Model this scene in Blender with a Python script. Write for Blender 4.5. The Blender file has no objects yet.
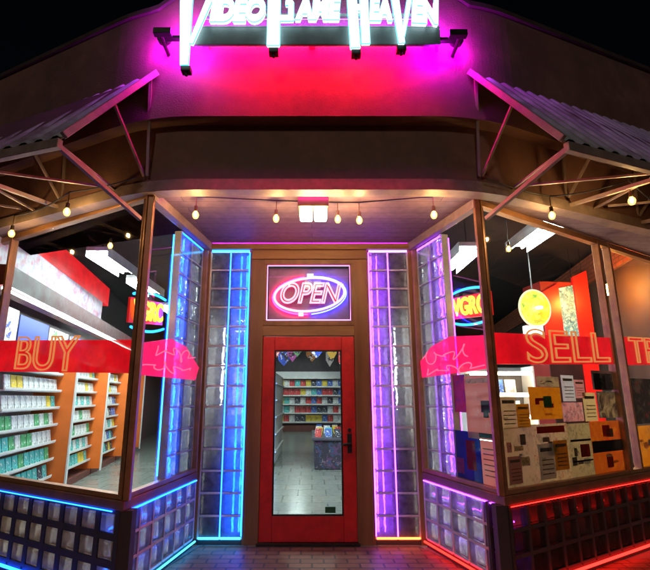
import bpy, math, random
from mathutils import Vector, Matrix
random.seed(7)
C = bpy.context.scene.collection
R = math.radians

# ------------------------------------------------------------------ materials
def nt_new(name):
    m = bpy.data.materials.new(name); m.use_nodes = True
    nt = m.node_tree
    for n in list(nt.nodes): nt.nodes.remove(n)
    out = nt.nodes.new('ShaderNodeOutputMaterial')
    return m, nt, out
def L(nt, a, b): nt.links.new(a, b)
def coords(nt, scale=(1, 1, 1)):
    tc = nt.nodes.new('ShaderNodeTexCoord'); mp = nt.nodes.new('ShaderNodeMapping')
    mp.inputs['Scale'].default_value = scale
    L(nt, tc.outputs['Object'], mp.inputs['Vector'])
    return mp.outputs['Vector']
def noise(nt, vec, scale, detail=4, rough=.55):
    n = nt.nodes.new('ShaderNodeTexNoise'); n.inputs['Scale'].default_value = scale
    n.inputs['Detail'].default_value = detail; n.inputs['Roughness'].default_value = rough
    L(nt, vec, n.inputs['Vector']); return n
def ramp(nt, fac, stops):
    r = nt.nodes.new('ShaderNodeValToRGB'); L(nt, fac, r.inputs['Fac'])
    el = r.color_ramp.elements
    while len(el) < len(stops): el.new(.5)
    for e, (p, c) in zip(el, stops):
        e.position = p; e.color = (*c, 1)
    return r
def sc(c, k): return tuple(min(1, x * k) for x in c)

def surf(name, col, rough=.6, metal=0, var=.25, scale=6, bump=.15, bscale=60, stretch=(1, 1, 1), stain=None):
    m, nt, out = nt_new(name)
    b = nt.nodes.new('ShaderNodeBsdfPrincipled')
    v = coords(nt, stretch)
    n = noise(nt, v, scale, 5, .6)
    r = ramp(nt, n.outputs['Fac'], [(.3, sc(col, 1 - var)), (.55, col), (.75, sc(col, 1 + var))])
    csock = r.outputs['Color']
    if stain:
        n2 = noise(nt, v, scale * .35, 6, .7)
        r2 = ramp(nt, n2.outputs['Fac'], [(.5, (0, 0, 0)), (.66, (1, 1, 1))])
        mx = nt.nodes.new('ShaderNodeMixRGB'); L(nt, r2.outputs['Color'], mx.inputs['Fac'])
        L(nt, csock, mx.inputs['Color1']); mx.inputs['Color2'].default_value = (*stain, 1)
        csock = mx.outputs['Color']
    L(nt, csock, b.inputs['Base Color'])
    rr = ramp(nt, n.outputs['Fac'], [(.3, (max(0, rough - .1),) * 3), (.7, (min(1, rough + .12),) * 3)])
    L(nt, rr.outputs['Color'], b.inputs['Roughness'])
    b.inputs['Metallic'].default_value = metal
    if bump:
        nb = noise(nt, v, bscale, 3)
        bp = nt.nodes.new('ShaderNodeBump'); bp.inputs['Strength'].default_value = bump
        bp.inputs['Distance'].default_value = .01
        L(nt, nb.outputs['Fac'], bp.inputs['Height']); L(nt, bp.outputs['Normal'], b.inputs['Normal'])
    L(nt, b.outputs[0], out.inputs['Surface'])
    return m

def emis(name, col, strength, dots=None):
    m, nt, out = nt_new(name)
    e = nt.nodes.new('ShaderNodeEmission'); e.inputs['Color'].default_value = (*col, 1)
    e.inputs['Strength'].default_value = strength
    L(nt, e.outputs[0], out.inputs['Surface'])
    return m

def backlit(name, col, em, rough=.35, clear=0):
    m, nt, out = nt_new(name)
    b = nt.nodes.new('ShaderNodeBsdfPrincipled')
    n = noise(nt, coords(nt), 5, 3)
    r = ramp(nt, n.outputs['Fac'], [(.3, sc(col, .75)), (.7, sc(col, 1.15))])
    L(nt, r.outputs['Color'], b.inputs['Base Color']); L(nt, r.outputs['Color'], b.inputs['Emission Color'])
    b.inputs['Emission Strength'].default_value = em; b.inputs['Roughness'].default_value = rough
    tp = nt.nodes.new('ShaderNodeBsdfTransparent'); ms = nt.nodes.new('ShaderNodeMixShader')
    n2 = noise(nt, coords(nt), 11, 5, .7); r2 = ramp(nt, n2.outputs['Fac'], [(.35, (clear * .5,) * 3), (.7, (clear * 1.4,) * 3)])
    L(nt, r2.outputs['Color'], ms.inputs['Fac']); L(nt, b.outputs[0], ms.inputs[1]); L(nt, tp.outputs[0], ms.inputs[2])
    L(nt, ms.outputs[0], out.inputs['Surface'])
    return m

def pane_mat(name, tint=(.93, .96, .95), refl=.06):
    m, nt, out = nt_new(name)
    t = nt.nodes.new('ShaderNodeBsdfTransparent'); t.inputs['Color'].default_value = (*tint, 1)
    g = nt.nodes.new('ShaderNodeBsdfGlossy'); g.inputs['Roughness'].default_value = .03
    ge = nt.nodes.new('ShaderNodeNewGeometry'); dp = nt.nodes.new('ShaderNodeVectorMath'); dp.operation = 'DOT_PRODUCT'
    L(nt, ge.outputs['Normal'], dp.inputs[0]); L(nt, ge.outputs['Incoming'], dp.inputs[1])
    ab = nt.nodes.new('ShaderNodeMath'); ab.operation = 'ABSOLUTE'; L(nt, dp.outputs['Value'], ab.inputs[0])
    om = nt.nodes.new('ShaderNodeMath'); om.operation = 'SUBTRACT'; om.inputs[0].default_value = 1; L(nt, ab.outputs[0], om.inputs[1])
    pw = nt.nodes.new('ShaderNodeMath'); pw.operation = 'POWER'; L(nt, om.outputs[0], pw.inputs[0]); pw.inputs[1].default_value = 5
    lw = nt.nodes.new('ShaderNodeMath'); lw.operation = 'MULTIPLY_ADD'; L(nt, pw.outputs[0], lw.inputs[0]); lw.inputs[1].default_value = .8; lw.inputs[2].default_value = refl * .6
    mx = nt.nodes.new('ShaderNodeMixShader')
    n = noise(nt, coords(nt), 2.5, 5)
    ma = nt.nodes.new('ShaderNodeMath'); ma.operation = 'MULTIPLY'
    rr = ramp(nt, n.outputs['Fac'], [(.3, (.7,) * 3), (.7, (1,) * 3)])
    L(nt, lw.outputs[0], ma.inputs[0]); L(nt, rr.outputs['Color'], ma.inputs[1])
    L(nt, ma.outputs[0], mx.inputs['Fac'])
    L(nt, t.outputs[0], mx.inputs[1]); L(nt, g.outputs[0], mx.inputs[2])
    L(nt, mx.outputs[0], out.inputs['Surface'])
    return m

def block_mat(name, col, milk=.35, front=.15, wave=.6):
    m, nt, out = nt_new(name)
    v = coords(nt)
    g = nt.nodes.new('ShaderNodeBsdfGlass'); g.inputs['IOR'].default_value = 1.18
    g.inputs['Roughness'].default_value = .06; g.inputs['Color'].default_value = (.96, .98, .98, 1)
    tr = nt.nodes.new('ShaderNodeBsdfTranslucent'); tr.inputs['Color'].default_value = (*col, 1)
    df = nt.nodes.new('ShaderNodeBsdfDiffuse'); df.inputs['Color'].default_value = (*col, 1)
    mk = nt.nodes.new('ShaderNodeMixShader'); mk.inputs['Fac'].default_value = front
    L(nt, tr.outputs[0], mk.inputs[1]); L(nt, df.outputs[0], mk.inputs[2])
    n = noise(nt, v, 15, 1.5); n2 = noise(nt, v, 9, 3)
    bp = nt.nodes.new('ShaderNodeBump'); bp.inputs['Strength'].default_value = wave; bp.inputs['Distance'].default_value = .02
    L(nt, n.outputs['Fac'], bp.inputs['Height'])
    L(nt, bp.outputs['Normal'], g.inputs['Normal']); L(nt, bp.outputs['Normal'], df.inputs['Normal'])
    r = ramp(nt, n2.outputs['Fac'], [(.35, (milk * .6,) * 3), (.7, (min(1, milk * 1.5),) * 3)])
    mx = nt.nodes.new('ShaderNodeMixShader'); L(nt, r.outputs['Color'], mx.inputs['Fac'])
    L(nt, g.outputs[0], mx.inputs[1]); L(nt, mk.outputs[0], mx.inputs[2])
    L(nt, mx.outputs[0], out.inputs['Surface'])
    return m

def brick_mat(name, c1, c2, mortar, w, h, rough=.7, swap='xy', msize=.012, bump=.4):
    m, nt, out = nt_new(name)
    b = nt.nodes.new('ShaderNodeBsdfPrincipled'); b.inputs['Roughness'].default_value = rough
    tc = nt.nodes.new('ShaderNodeTexCoord')
    vec = tc.outputs['Object']
    if swap != 'xy':
        sp = nt.nodes.new('ShaderNodeSeparateXYZ'); cb = nt.nodes.new('ShaderNodeCombineXYZ')
        L(nt, vec, sp.inputs[0]); L(nt, sp.outputs[swap[0].upper()], cb.inputs['X']); L(nt, sp.outputs[swap[1].upper()], cb.inputs['Y'])
        vec = cb.outputs[0]
    t = nt.nodes.new('ShaderNodeTexBrick'); t.inputs['Scale'].default_value = 1
    t.inputs['Color1'].default_value = (*c1, 1); t.inputs['Color2'].default_value = (*c2, 1); t.inputs['Mortar'].default_value = (*mortar, 1)
    t.inputs['Brick Width'].default_value = w; t.inputs['Row Height'].default_value = h; t.inputs['Mortar Size'].default_value = msize
    L(nt, vec, t.inputs['Vector'])
    n = noise(nt, vec, 14, 5)
    mx = nt.nodes.new('ShaderNodeMixRGB'); mx.blend_type = 'MULTIPLY'; mx.inputs['Fac'].default_value = .6
    r = ramp(nt, n.outputs['Fac'], [(.3, (.5,) * 3), (.7, (1,) * 3)])
    L(nt, t.outputs['Color'], mx.inputs['Color1']); L(nt, r.outputs['Color'], mx.inputs['Color2'])
    L(nt, mx.outputs['Color'], b.inputs['Base Color'])
    bp = nt.nodes.new('ShaderNodeBump'); bp.inputs['Strength'].default_value = bump; bp.inputs['Distance'].default_value = .008; bp.invert = True
    L(nt, t.outputs['Fac'], bp.inputs['Height']); L(nt, bp.outputs['Normal'], b.inputs['Normal'])
    L(nt, b.outputs[0], out.inputs['Surface'])
    return m

def print_mat(name, paper, inks, scale=7, seed=0, em=0, amount=.5, thru=0, soft=.025):
    """paper with hard-edged blots of ink: an abstract printed picture"""
    m, nt, out = nt_new(name)
    b = nt.nodes.new('ShaderNodeBsdfPrincipled'); b.inputs['Roughness'].default_value = .55
    tl = nt.nodes.new('ShaderNodeBsdfTranslucent'); ms = nt.nodes.new('ShaderNodeMixShader'); ms.inputs['Fac'].default_value = thru
    tc = nt.nodes.new('ShaderNodeTexCoord'); mp = nt.nodes.new('ShaderNodeMapping')
    mp.inputs['Location'].default_value = (seed * 3.1, seed * 1.7, seed * 2.3)
    L(nt, tc.outputs['Object'], mp.inputs['Vector'])
    cur = None
    for k, ink in enumerate(inks):
        n = noise(nt, mp.outputs['Vector'], scale * (1 + .45 * k), 4, .65)
        n.inputs['Distortion'].default_value = .6 * k
        r = ramp(nt, n.outputs['Fac'], [(amount + .03 * k, (0, 0, 0)), (min(.99, amount + .03 * k + soft), (1, 1, 1))])
        mx = nt.nodes.new('ShaderNodeMixRGB'); L(nt, r.outputs['Color'], mx.inputs['Fac'])
        if cur is None: mx.inputs['Color1'].default_value = (*paper, 1)
        else: L(nt, cur, mx.inputs['Color1'])
        mx.inputs['Color2'].default_value = (*ink, 1); cur = mx.outputs['Color']
    L(nt, cur, b.inputs['Base Color'])
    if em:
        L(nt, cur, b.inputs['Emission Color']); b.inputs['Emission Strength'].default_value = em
    L(nt, cur, tl.inputs['Color']); L(nt, b.outputs[0], ms.inputs[1]); L(nt, tl.outputs[0], ms.inputs[2])
    L(nt, ms.outputs[0], out.inputs['Surface'])
    return m

M = {}
M['stucco'] = surf('brown_stucco', (.20, .095, .07), .85, 0, .3, 3, .5, 90, stain=(.12, .07, .055))
M['stucco_low'] = surf('dark_brown_fascia', (.23, .11, .075), .75, 0, .3, 3, .3, 80, stain=(.17, .08, .055))
M['cap'] = surf('parapet_metal', (.12, .08, .07), .5, .5)
M['soffit'] = brick_mat('soffit_planks', (.29, .18, .19), (.25, .155, .165), (.13, .08, .085), 2.4, .13, .6, 'xy', .004, .25)
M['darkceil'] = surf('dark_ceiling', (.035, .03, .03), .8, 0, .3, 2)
M['post'] = surf('copper_paint', (.42, .20, .09), .4, .45, .25, 9, .1)
M['wood'] = surf('varnished_wood', (.24, .105, .045), .42, 0, .4, 5, .15, 50, (1, 1, .12))
M['wood_h'] = surf('varnished_wood_rail', (.27, .13, .05), .42, 0, .4, 5, .15, 50, (.12, 1, 1))
M['door_red'] = surf('red_door_paint', (.64, .018, .02), .42, 0, .2, 8, .1, 30, stain=(.42, .014, .014))
M['dark_metal'] = surf('dark_metal', (.05, .045, .045), .35, .8)
M['black'] = surf('black_plastic', (.02, .02, .022), .4)
M['pane'] = pane_mat('window_glass')
M['pane_soft'] = pane_mat('transom_glass', refl=.015)
M['block'] = block_mat('glass_block', (.72, .78, .86), .50, .3)
M['block_clear'] = block_mat('glass_block_clear', (.80, .64, .44), .74, .45)
M['block_pillar'] = block_mat('glass_block_pillar_glass', (.78, .78, .78), .46, .2)
M['block_side'] = block_mat('glass_block_side_glass', (.72, .76, .84), .40, .2)
M['blocker'] = surf('brown_light_blocker', (.42, .37, .34), .6, 0, .5, 3, .1)
M['blocker_dark'] = surf('dark_light_blocker', (.06, .035, .03), .6)
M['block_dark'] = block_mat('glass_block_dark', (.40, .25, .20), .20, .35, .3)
M['mortar'] = surf('pale_mortar', (.62, .60, .62), .7)
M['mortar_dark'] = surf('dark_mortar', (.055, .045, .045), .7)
M['sillwood'] = surf('sill_wood', (.22, .10, .05), .45, 0, .35, 6, .1, 40)
M['gal'] = surf('galvanised_sheet', (.46, .48, .45), .6, .0, .35, 5, .1, 40, stain=(.2, .17, .14))
M['pipe'] = surf('pinkish_pipe_paint', (.30, .21, .17), .55, .1, .3, 10, .1)
M['under'] = surf('brown_boards', (.12, .07, .05), .8, 0, .3, 5)
M['white'] = surf('white_laminate', (.75, .76, .74), .4, 0, .06, 5, .03)
M['orange'] = surf('orange_panel', (.80, .17, .02), .5, 0, .12, 4, .05)
M['kick'] = surf('dark_red_kickboard', (.12, .03, .02), .5)
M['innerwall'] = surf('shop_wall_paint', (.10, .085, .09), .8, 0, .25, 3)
M['floor'] = brick_mat('floor_tiles', (.25, .28, .25), (.21, .24, .22), (.16, .18, .16), .45, .45, .22, 'xy', .012, .1)
M['paver'] = brick_mat('brick_pavers', (.34, .17, .09), (.24, .12, .07), (.09, .06, .045), .22, .11, .5, 'xy', .01, .6)
M['side'] = surf('sidewalk_concrete', (.24, .22, .20), .8, 0, .25, 2, .3, 60, stain=(.14, .125, .115))
M['asphalt'] = surf('asphalt', (.05, .05, .052), .85, 0, .3, 2, .4, 120)
M['wallbrick'] = brick_mat('red_brick', (.50, .13, .05), (.38, .09, .04), (.18, .08, .05), .22, .075, .8, 'yz', .01, .5)
M['socket'] = surf('brass_socket', (.18, .12, .05), .4, .7)
M['filament'] = emis('hot_filament', (1, .62, .22), 900)
def amber():
    m, nt, out = nt_new('amber_bulb_glass')
    t = nt.nodes.new('ShaderNodeBsdfTransparent'); e = nt.nodes.new('ShaderNodeEmission'); e.inputs['Color'].default_value = (1, .50, .12, 1); e.inputs['Strength'].default_value = 2.2
    mx = nt.nodes.new('ShaderNodeMixShader'); mx.inputs['Fac'].default_value = .5
    L(nt, t.outputs[0], mx.inputs[1]); L(nt, e.outputs[0], mx.inputs[2]); L(nt, mx.outputs[0], out.inputs['Surface'])
    return m
M['bulb'] = amber()
M['cable'] = surf('black_cable', (.015, .015, .015), .6)
M['letter'] = emis('white_neon_letter', (.80, 1, 1), 1.5)
M['letteredge'] = emis('cyan_neon_edge', (.10, .8, .95), 1.0)
M['cabinet'] = surf('grey_sign_cabinet', (.17, .21, .22), .5, .1)
M['neon_red'] = emis('red_neon', (1, .0, .03), 170)
M['neon_magenta'] = emis('magenta_neon', (.62, .0, 1), 230)
M['neon_violet'] = emis('violet_neon', (.30, .02, 1), 60)
M['blue'] = emis('blue_led', (.006, .075, 1), 9)
M['blue_strong'] = emis('strong_blue_led', (.006, .085, 1), 20)
M['purple_strong'] = emis('strong_purple_led', (.28, .05, 1), 15)
M['cyan'] = emis('cyan_led', (.03, .42, 1), 4)
M['purple'] = emis('purple_led', (.33, .035, 1), 8)
M['lilac'] = emis('lilac_led', (.7, .3, 1), 2)
M['redled'] = emis('red_led', (1, .012, .008), 5)
M['orangeled'] = emis('orange_red_led', (1, .13, .03), 4)
M['pinkstrip'] = emis('pink_strip', (.80, .05, .60), 12)
M['gold'] = emis('gold_outline', (1, .34, .10), .34)
M['pinkline'] = emis('pink_outline', (1, .16, .34), .55)
M['band'] = backlit('red_band', (.62, .005, .012), .42, .35, .16)
M['bandpink'] = backlit('pink_band', (.75, .006, .08), .55, .35, .34)
M['openred'] = emis('open_red_neon', (1, .50, .64), .95)
M['openrim'] = emis('open_letter_glow', (1, .0, .04), .8)
M['openblue'] = emis('open_oval_neon', (.86, .55, 1), 1.0)
M['openback'] = surf('smoked_sign_back', (.26, .18, .30), .4)
M['yellow'] = emis('yellow_neon', (1, .50, .03), 2.2)
M['redhalo'] = backlit('red_sign_back', (.7, .01, .01), .35)
M['bluearc'] = emis('blue_neon', (.02, .25, 1), 2.5)
M['tube'] = emis('fluorescent_tube', (.86, 1, 1), 150)
M['fixture'] = surf('white_fixture', (.7, .72, .72), .5)
M['diffuser'] = emis('warm_white_diffuser', (1, .86, .55), 16)
M['bannerred'] = backlit('banner_red', (.50, .004, .008), .75)
M['bannerwhite'] = print_mat('banner_white', (.40, .34, .40), [(.40, .12, .18), (.26, .22, .40), (.42, .20, .24)], 5, 3, .16, .50, 0, .10)
M['teal'] = print_mat('teal_screen', (.06, .22, .26), [(.25, .5, .5), (.02, .08, .12), (.5, .6, .5)], 9, 5, .35, .48, 0, .12)
M['kioskred'] = backlit('kiosk_red', (.75, .012, .008), .45)
M['disc'] = print_mat('round_sign_face', (.75, .48, .02), [(.10, .20, .02), (.9, .7, .1)], 8, 8, .45, .44, 0, .22)
M['pendant'] = emis('amber_pendant', (1, .36, .05), 150)
M['spot'] = emis('small_white_spot', (.8, 1, 1), 8)

# ------------------------------------------------------------------ mesh builder
OFF = {}
def root_off(p): return OFF.get(p.name, Vector((0, 0, 0))) if p else Vector((0, 0, 0))
class MB:
    def __init__(s): s.v = []; s.f = []
    def add(s, vs, fs):
        b = len(s.v); s.v += [Vector(x) for x in vs]; s.f += [[i + b for i in f] for f in fs]; return s
    def hexa(s, p):   # 8 corners: bottom 0-3, top 4-7
        return s.add(p, [(3, 2, 1, 0), (4, 5, 6, 7), (0, 1, 5, 4), (1, 2, 6, 5), (2, 3, 7, 6), (3, 0, 4, 7)])
    def box(s, x0, x1, y0, y1, z0, z1):
        return s.hexa([(x0, y0, z0), (x1, y0, z0), (x1, y1, z0), (x0, y1, z0), (x0, y0, z1), (x1, y0, z1), (x1, y1, z1), (x0, y1, z1)])
    def prism(s, pts, z0, z1):
        n = len(pts)
        vs = [(x, y, z0) for x, y in pts] + [(x, y, z1) for x, y in pts]
        fs = [list(range(n))[::-1], list(range(n, 2 * n))] + [(i, (i + 1) % n, n + (i + 1) % n, n + i) for i in range(n)]
        return s.add(vs, fs)
    def tube(s, pts, r, seg=10, closed=False, cap=True):
        pts = [Vector(p) for p in pts]; n = len(pts); b = len(s.v); prev = None
        for i, p in enumerate(pts):
            if closed: t = pts[(i + 1) % n] - pts[i - 1]
            else: t = pts[min(i + 1, n - 1)] - pts[max(i - 1, 0)]
            t.normalize()
            if prev is None:
                u = t.cross(Vector((0, 0, 1)))
                if u.length < .1: u = t.cross(Vector((0, 1, 0)))
            else: u = prev - t * prev.dot(t)
            u.normalize(); w = t.cross(u); prev = u
            for k in range(seg):
                a = 2 * math.pi * k / seg
                s.v.append(p + (u * math.cos(a) + w * math.sin(a)) * r)
        m = n if closed else n - 1
        for i in range(m):
            j = (i + 1) % n
            for k in range(seg):
                k2 = (k + 1) % seg
                s.f.append([b + i * seg + k, b + i * seg + k2, b + j * seg + k2, b + j * seg + k])
        if cap and not closed:
            s.f.append([b + k for k in range(seg)][::-1]); s.f.append([b + (n - 1) * seg + k for k in range(seg)])
        return s
    def beam(s, p, q, w, h):
        p = Vector(p); q = Vector(q); t = (q - p).normalized()
        u = t.cross(Vector((0, 0, 1)))
        if u.length < .05: u = Vector((1, 0, 0))
        u.normalize(); v = u.cross(t); u *= w / 2; v *= h / 2
        return s.hexa([p - u - v, p + u - v, q + u - v, q - u - v, p - u + v, p + u + v, q + u + v, q - u + v])
    def lathe(s, c, prof, seg=16):
        c = Vector(c); b = len(s.v)
        for r, z in prof:
            for k in range(seg):
                a = 2 * math.pi * k / seg
                s.v.append(c + Vector((r * math.cos(a), r * math.sin(a), z)))
        for i in range(len(prof) - 1):
            for k in range(seg):
                k2 = (k + 1) % seg
                s.f.append([b + i * seg + k, b + i * seg + k2, b + (i + 1) * seg + k2, b + (i + 1) * seg + k])
        s.f.append([b + k for k in range(seg)][::-1]); s.f.append([b + (len(prof) - 1) * seg + k for k in range(seg)])
        return s
    def build(s, name, mat, parent=None, bevel=0, smooth=False, label=None):
        off = root_off(parent)
        me = bpy.data.meshes.new(name)
        me.from_pydata([tuple(v - off) for v in s.v], [], s.f); me.update()
        me.materials.append(mat)
        if smooth:
            for p in me.polygons: p.use_smooth = True
        o = bpy.data.objects.new(name, me); C.objects.link(o)
        if parent: o.parent = parent
        OFF[o.name] = off
        if bevel:
            bv = o.modifiers.new('bevel', 'BEVEL'); bv.width = bevel; bv.segments = 2; bv.limit_method = 'ANGLE'; bv.angle_limit = R(40)
        if label: o['label'] = label
        return o

def thing(name, label, cat, loc, group=None):
    o = bpy.data.objects.new(name, None); C.objects.link(o); o.location = loc; o.empty_display_size = .1
    OFF[o.name] = Vector(loc)
    o['label'] = label; o['category'] = cat
    if group: o['group'] = group
    return o
def tag(o, label, cat, group=None):
    o['label'] = label; o['category'] = cat
    if group: o['group'] = group
    return o
def dup(root, loc, label):
    r = root.copy(); C.objects.link(r); r.location = loc; r['label'] = label
    for ch in list(root.children):
        c = ch.copy(); C.objects.link(c); c.parent = r
        for g in ch.children:
            d = g.copy(); C.objects.link(d); d.parent = c
    return r

class Face:
    """a vertical plane: a runs left to right as seen from its front, o comes out of it"""
    def __init__(s, p, r):
        s.p = Vector((p[0], p[1], 0)); s.r = Vector((r[0], r[1], 0)).normalized(); s.n = Vector((s.r.y, -s.r.x, 0))
    def pt(s, a, z, o=0): return s.p + s.r * a + s.n * o + Vector((0, 0, z))
    def box(s, mb, a0, a1, z0, z1, o0, o1):
        mb.hexa([s.pt(a0, z0, o1), s.pt(a1, z0, o1), s.pt(a1, z0, o0), s.pt(a0, z0, o0), s.pt(a0, z1, o1), s.pt(a1, z1, o1), s.pt(a1, z1, o0), s.pt(a0, z1, o0)])
        return mb
    def quad(s, mb, q, o0, o1):   # q: four (a, z) corners counter-clockwise, as a slab
        mb.add([s.pt(a, z, o1) for a, z in q] + [s.pt(a, z, o0) for a, z in q], [(0, 1, 2, 3), (7, 6, 5, 4), (1, 0, 4, 5), (2, 1, 5, 6), (3, 2, 6, 7), (0, 3, 7, 4)])
        return mb
    def tube(s, mb, pts, r, o=0, seg=8, closed=False):
        return mb.tube([s.pt(a, z, o) for a, z in pts], r, seg, closed)

def text_geo(txt, size, bevel=0, extrude=0, shear=0, offset=0, fill=True, sx=1, spacing=1):
    cu = bpy.data.curves.new('lettering', 'FONT'); cu.body = txt; cu.size = size; cu.shear = shear; cu.offset = offset
    cu.align_x = 'CENTER'; cu.align_y = 'CENTER'; cu.space_character = spacing
    cu.fill_mode = 'BOTH' if fill else 'NONE'; cu.bevel_depth = bevel; cu.extrude = extrude; cu.bevel_resolution = 1; cu.resolution_u = 5
    o = bpy.data.objects.new('lettering', cu); C.objects.link(o)
    dg = bpy.context.evaluated_depsgraph_get(); dg.update()
    me = bpy.data.meshes.new_from_object(o.evaluated_get(dg))
    vs = [(v.co.x * sx, v.co.y, v.co.z) for v in me.vertices]; fs = [list(p.vertices) for p in me.polygons]
    bpy.data.objects.remove(o); bpy.data.curves.remove(cu); bpy.data.meshes.remove(me)
    return vs, fs
def put_text(mb, face, a, z, o, geo, tilt=0, slope=0):
    vs, fs = geo
    ct, st = math.cos(tilt), math.sin(tilt)
    mb.add([face.pt(a + x * ct - y * st, z + x * st + y * ct + slope * x, o + w) for x, y, w in vs], fs)

# ------------------------------------------------------------------ planes of the shopfront (metres; the door wall faces -Y)
LW = Face((-1.43, 3.50), (1.44, -.78))       # street window left of the entry, a < 0 runs outwards
LR = Face((-1.43, 3.50), (.21, 1.35))        # return beside the entry, a > 0 runs inwards
RW = Face((1.53, 3.66), (2.22, 1.29))
RR = Face((1.53, 3.66), (.36, -1.19))        # a < 0 runs inwards
LR_LEN, RR_LEN = 1.366, 1.243
DW = Face((0, 4.90), (1, 0))
LS = Face((-3.73, 5.43), (-.181, .984))
RI = Face((4.90, 6.0), (-.184, -.983))
UC = Face((0, 3.42), (1, 0))

# ------------------------------------------------------------------ the setting
def structure(o): o['kind'] = 'structure'; return o
structure(MB().box(-120, 120, -120, 150, -.5, -.13).build('ground', M['asphalt']))
structure(MB().box(-60, 60, -2.6, 30, -.126, -.004).build('sidewalk', M['side'], bevel=.015))
structure(MB().box(-60, 60, -9.5, -2.62, -.128, -.122).build('road', M['asphalt']))
structure(MB().prism([(-3.6, -.9), (3.6, -.9), (3.6, 4.6), (1.40, 4.20), (1.12, 4.93), (-1.16, 4.93), (-1.36, 4.0), (-3.6, 4.8)], -.003, .002).build('entry_paving', M['paver']))

# ------------------------------------------------------------------ the building
shop = thing('shop_building', 'corner video game shop with brown stucco front and lit recessed entry between angled windows', 'shop', (0, 4.9, 0))
shop_off = Vector((0, 4.9, 0))
def up_left(x): return 3.42 + .46 * (-1.44 - x)
def up_right(x): return 3.42 + .42 * (x - 1.45)
def plan(x):
    e = .42
    for c, m, q in ((-1.44, .46, -1), (1.45, .42, 1)):
        d = (x - c) * q
        if d > e: return 3.42 + m * d
        if d > -e: return 3.42 + m * (d + e) ** 2 / (4 * e)
    return 3.42
XS = [-7, -4.2] + [-1.90 + .08 * k for k in range(13)] + [-.7, -.45, -.2, .05, .3, .55, .8] + [.98 + .08 * k for k in range(13)] + [4.4, 8]
def top(x):
    if x < -1.44: return 5.0 + .03 * (-1.44 - x)
    if x > 1.45: return 5.06 + .06 * (x - 1.45)
    t = (x - .005) / 1.445
    return 5.03 + .03 * t + .45 * (1 - t * t)
def wallstrip(mb, zb, zt, o0, o1):
    for x0, x1 in zip(XS, XS[1:]):
        y0, y1 = plan(x0), plan(x1)
        a0 = zt(x0) if callable(zt) else zt; a1 = zt(x1) if callable(zt) else zt
        mb.hexa([(x0, y0 - o1, zb), (x1, y1 - o1, zb), (x1, y1 - o0, zb), (x0, y0 - o0, zb),
                 (x0, y0 - o1, a0), (x1, y1 - o1, a1), (x1, y1 - o0, a1), (x0, y0 - o0, a0)])
    return mb
wallstrip(MB(), 3.885, top, -.20, .13).build('upper_wall', M['stucco'], shop)
wallstrip(MB(), 3.36, 3.885, -.20, 0).build('lower_fascia', M['stucco_low'], shop)
cap = MB()
for x0, x1 in zip(XS, XS[1:]):
    y0, y1 = plan(x0), plan(x1); z0, z1 = top(x0), top(x1)
    cap.hexa([(x0, y0 - .16, z0 + .002), (x1, y1 - .16, z1 + .002), (x1, y1 + .24, z1 + .002), (x0, y0 + .24, z0 + .002),
              (x0, y0 - .16, z0 + .05), (x1, y1 - .16, z1 + .05), (x1, y1 + .24, z1 + .05), (x0, y0 + .24, z0 + .05)])
cap.build('parapet_cap', M['cap'], shop)
# front edge beam under the fascia
eb = wallstrip(MB(), 3.255, 3.357, -.12, .012)
eb.build('edge_beam', M['pipe'], shop)
sof = [(-7, up_left(-7) + .13), (-1.44, 3.55), (1.45, 3.55), (8, up_right(8) + .13), (8, 7.4), (1.60, 3.72), (1.22, 4.98), (-1.27, 4.98), (-1.48, 3.56), (-7, 6.55)]
MB().prism(sof, 3.30, 3.335).build('soffit', M['soffit'], shop)
# inside of the upper storey, ceiling, side and back walls
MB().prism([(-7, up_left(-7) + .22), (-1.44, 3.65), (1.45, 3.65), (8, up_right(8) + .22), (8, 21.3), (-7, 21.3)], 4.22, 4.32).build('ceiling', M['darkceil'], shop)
iw = MB(); iw.box(-7.2, -7.0, 6.2, 21.5, 0, 5.05); iw.box(8.0, 8.2, 6.4, 21.5, 0, 5.05); iw.box(-7, 8, 21.3, 21.5, 0, 5.05)
iw.build('outer_wall', M['stucco_low'], shop)
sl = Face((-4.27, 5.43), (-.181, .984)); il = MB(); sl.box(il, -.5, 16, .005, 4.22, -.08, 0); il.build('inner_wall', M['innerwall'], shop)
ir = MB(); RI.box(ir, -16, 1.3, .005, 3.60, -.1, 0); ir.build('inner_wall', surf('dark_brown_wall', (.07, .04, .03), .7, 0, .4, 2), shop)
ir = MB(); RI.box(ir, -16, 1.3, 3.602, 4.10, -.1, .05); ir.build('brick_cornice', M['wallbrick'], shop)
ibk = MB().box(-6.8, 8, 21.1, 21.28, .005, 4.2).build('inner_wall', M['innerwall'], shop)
structure(MB().prism([(-6.9, 6.6), (-1.5, 3.66), (-1.16, 4.86), (1.10, 4.86), (1.62, 3.8), (7.9, 7.5), (7.9, 21.2), (-6.9, 21.2)], -.002, .006).build('shop_floor', M['floor']))

# door wall: lintel, jamb boards
ds = MB(); DW.box(ds, -.715, .645, 3.115, 3.298, -.12, .03); ds.build('lintel', M['wood_h'], shop, .008)
ds = MB(); DW.box(ds, -1.20, 1.14, 3.222, 3.242, .031, .085); DW.box(ds, -1.20, 1.14, 3.2425, 3.285, .072, .085); ds.build('strip_valance', M['wood_h'], shop)  # valance added to hide the violet strip behind it
for a0, a1 in ((-.715, -.563), (.483, .645)):
    d = MB(); DW.box(d, a0, a1, .004, 3.113, -.12, .02); d.build('door_jamb', M['wood'], shop, .006)
d = MB(); DW.box(d, -.583, .503, 2.20, 2.315, -.10, .012); d.build('transom_bar', M['wood_h'], shop, .006)
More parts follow.
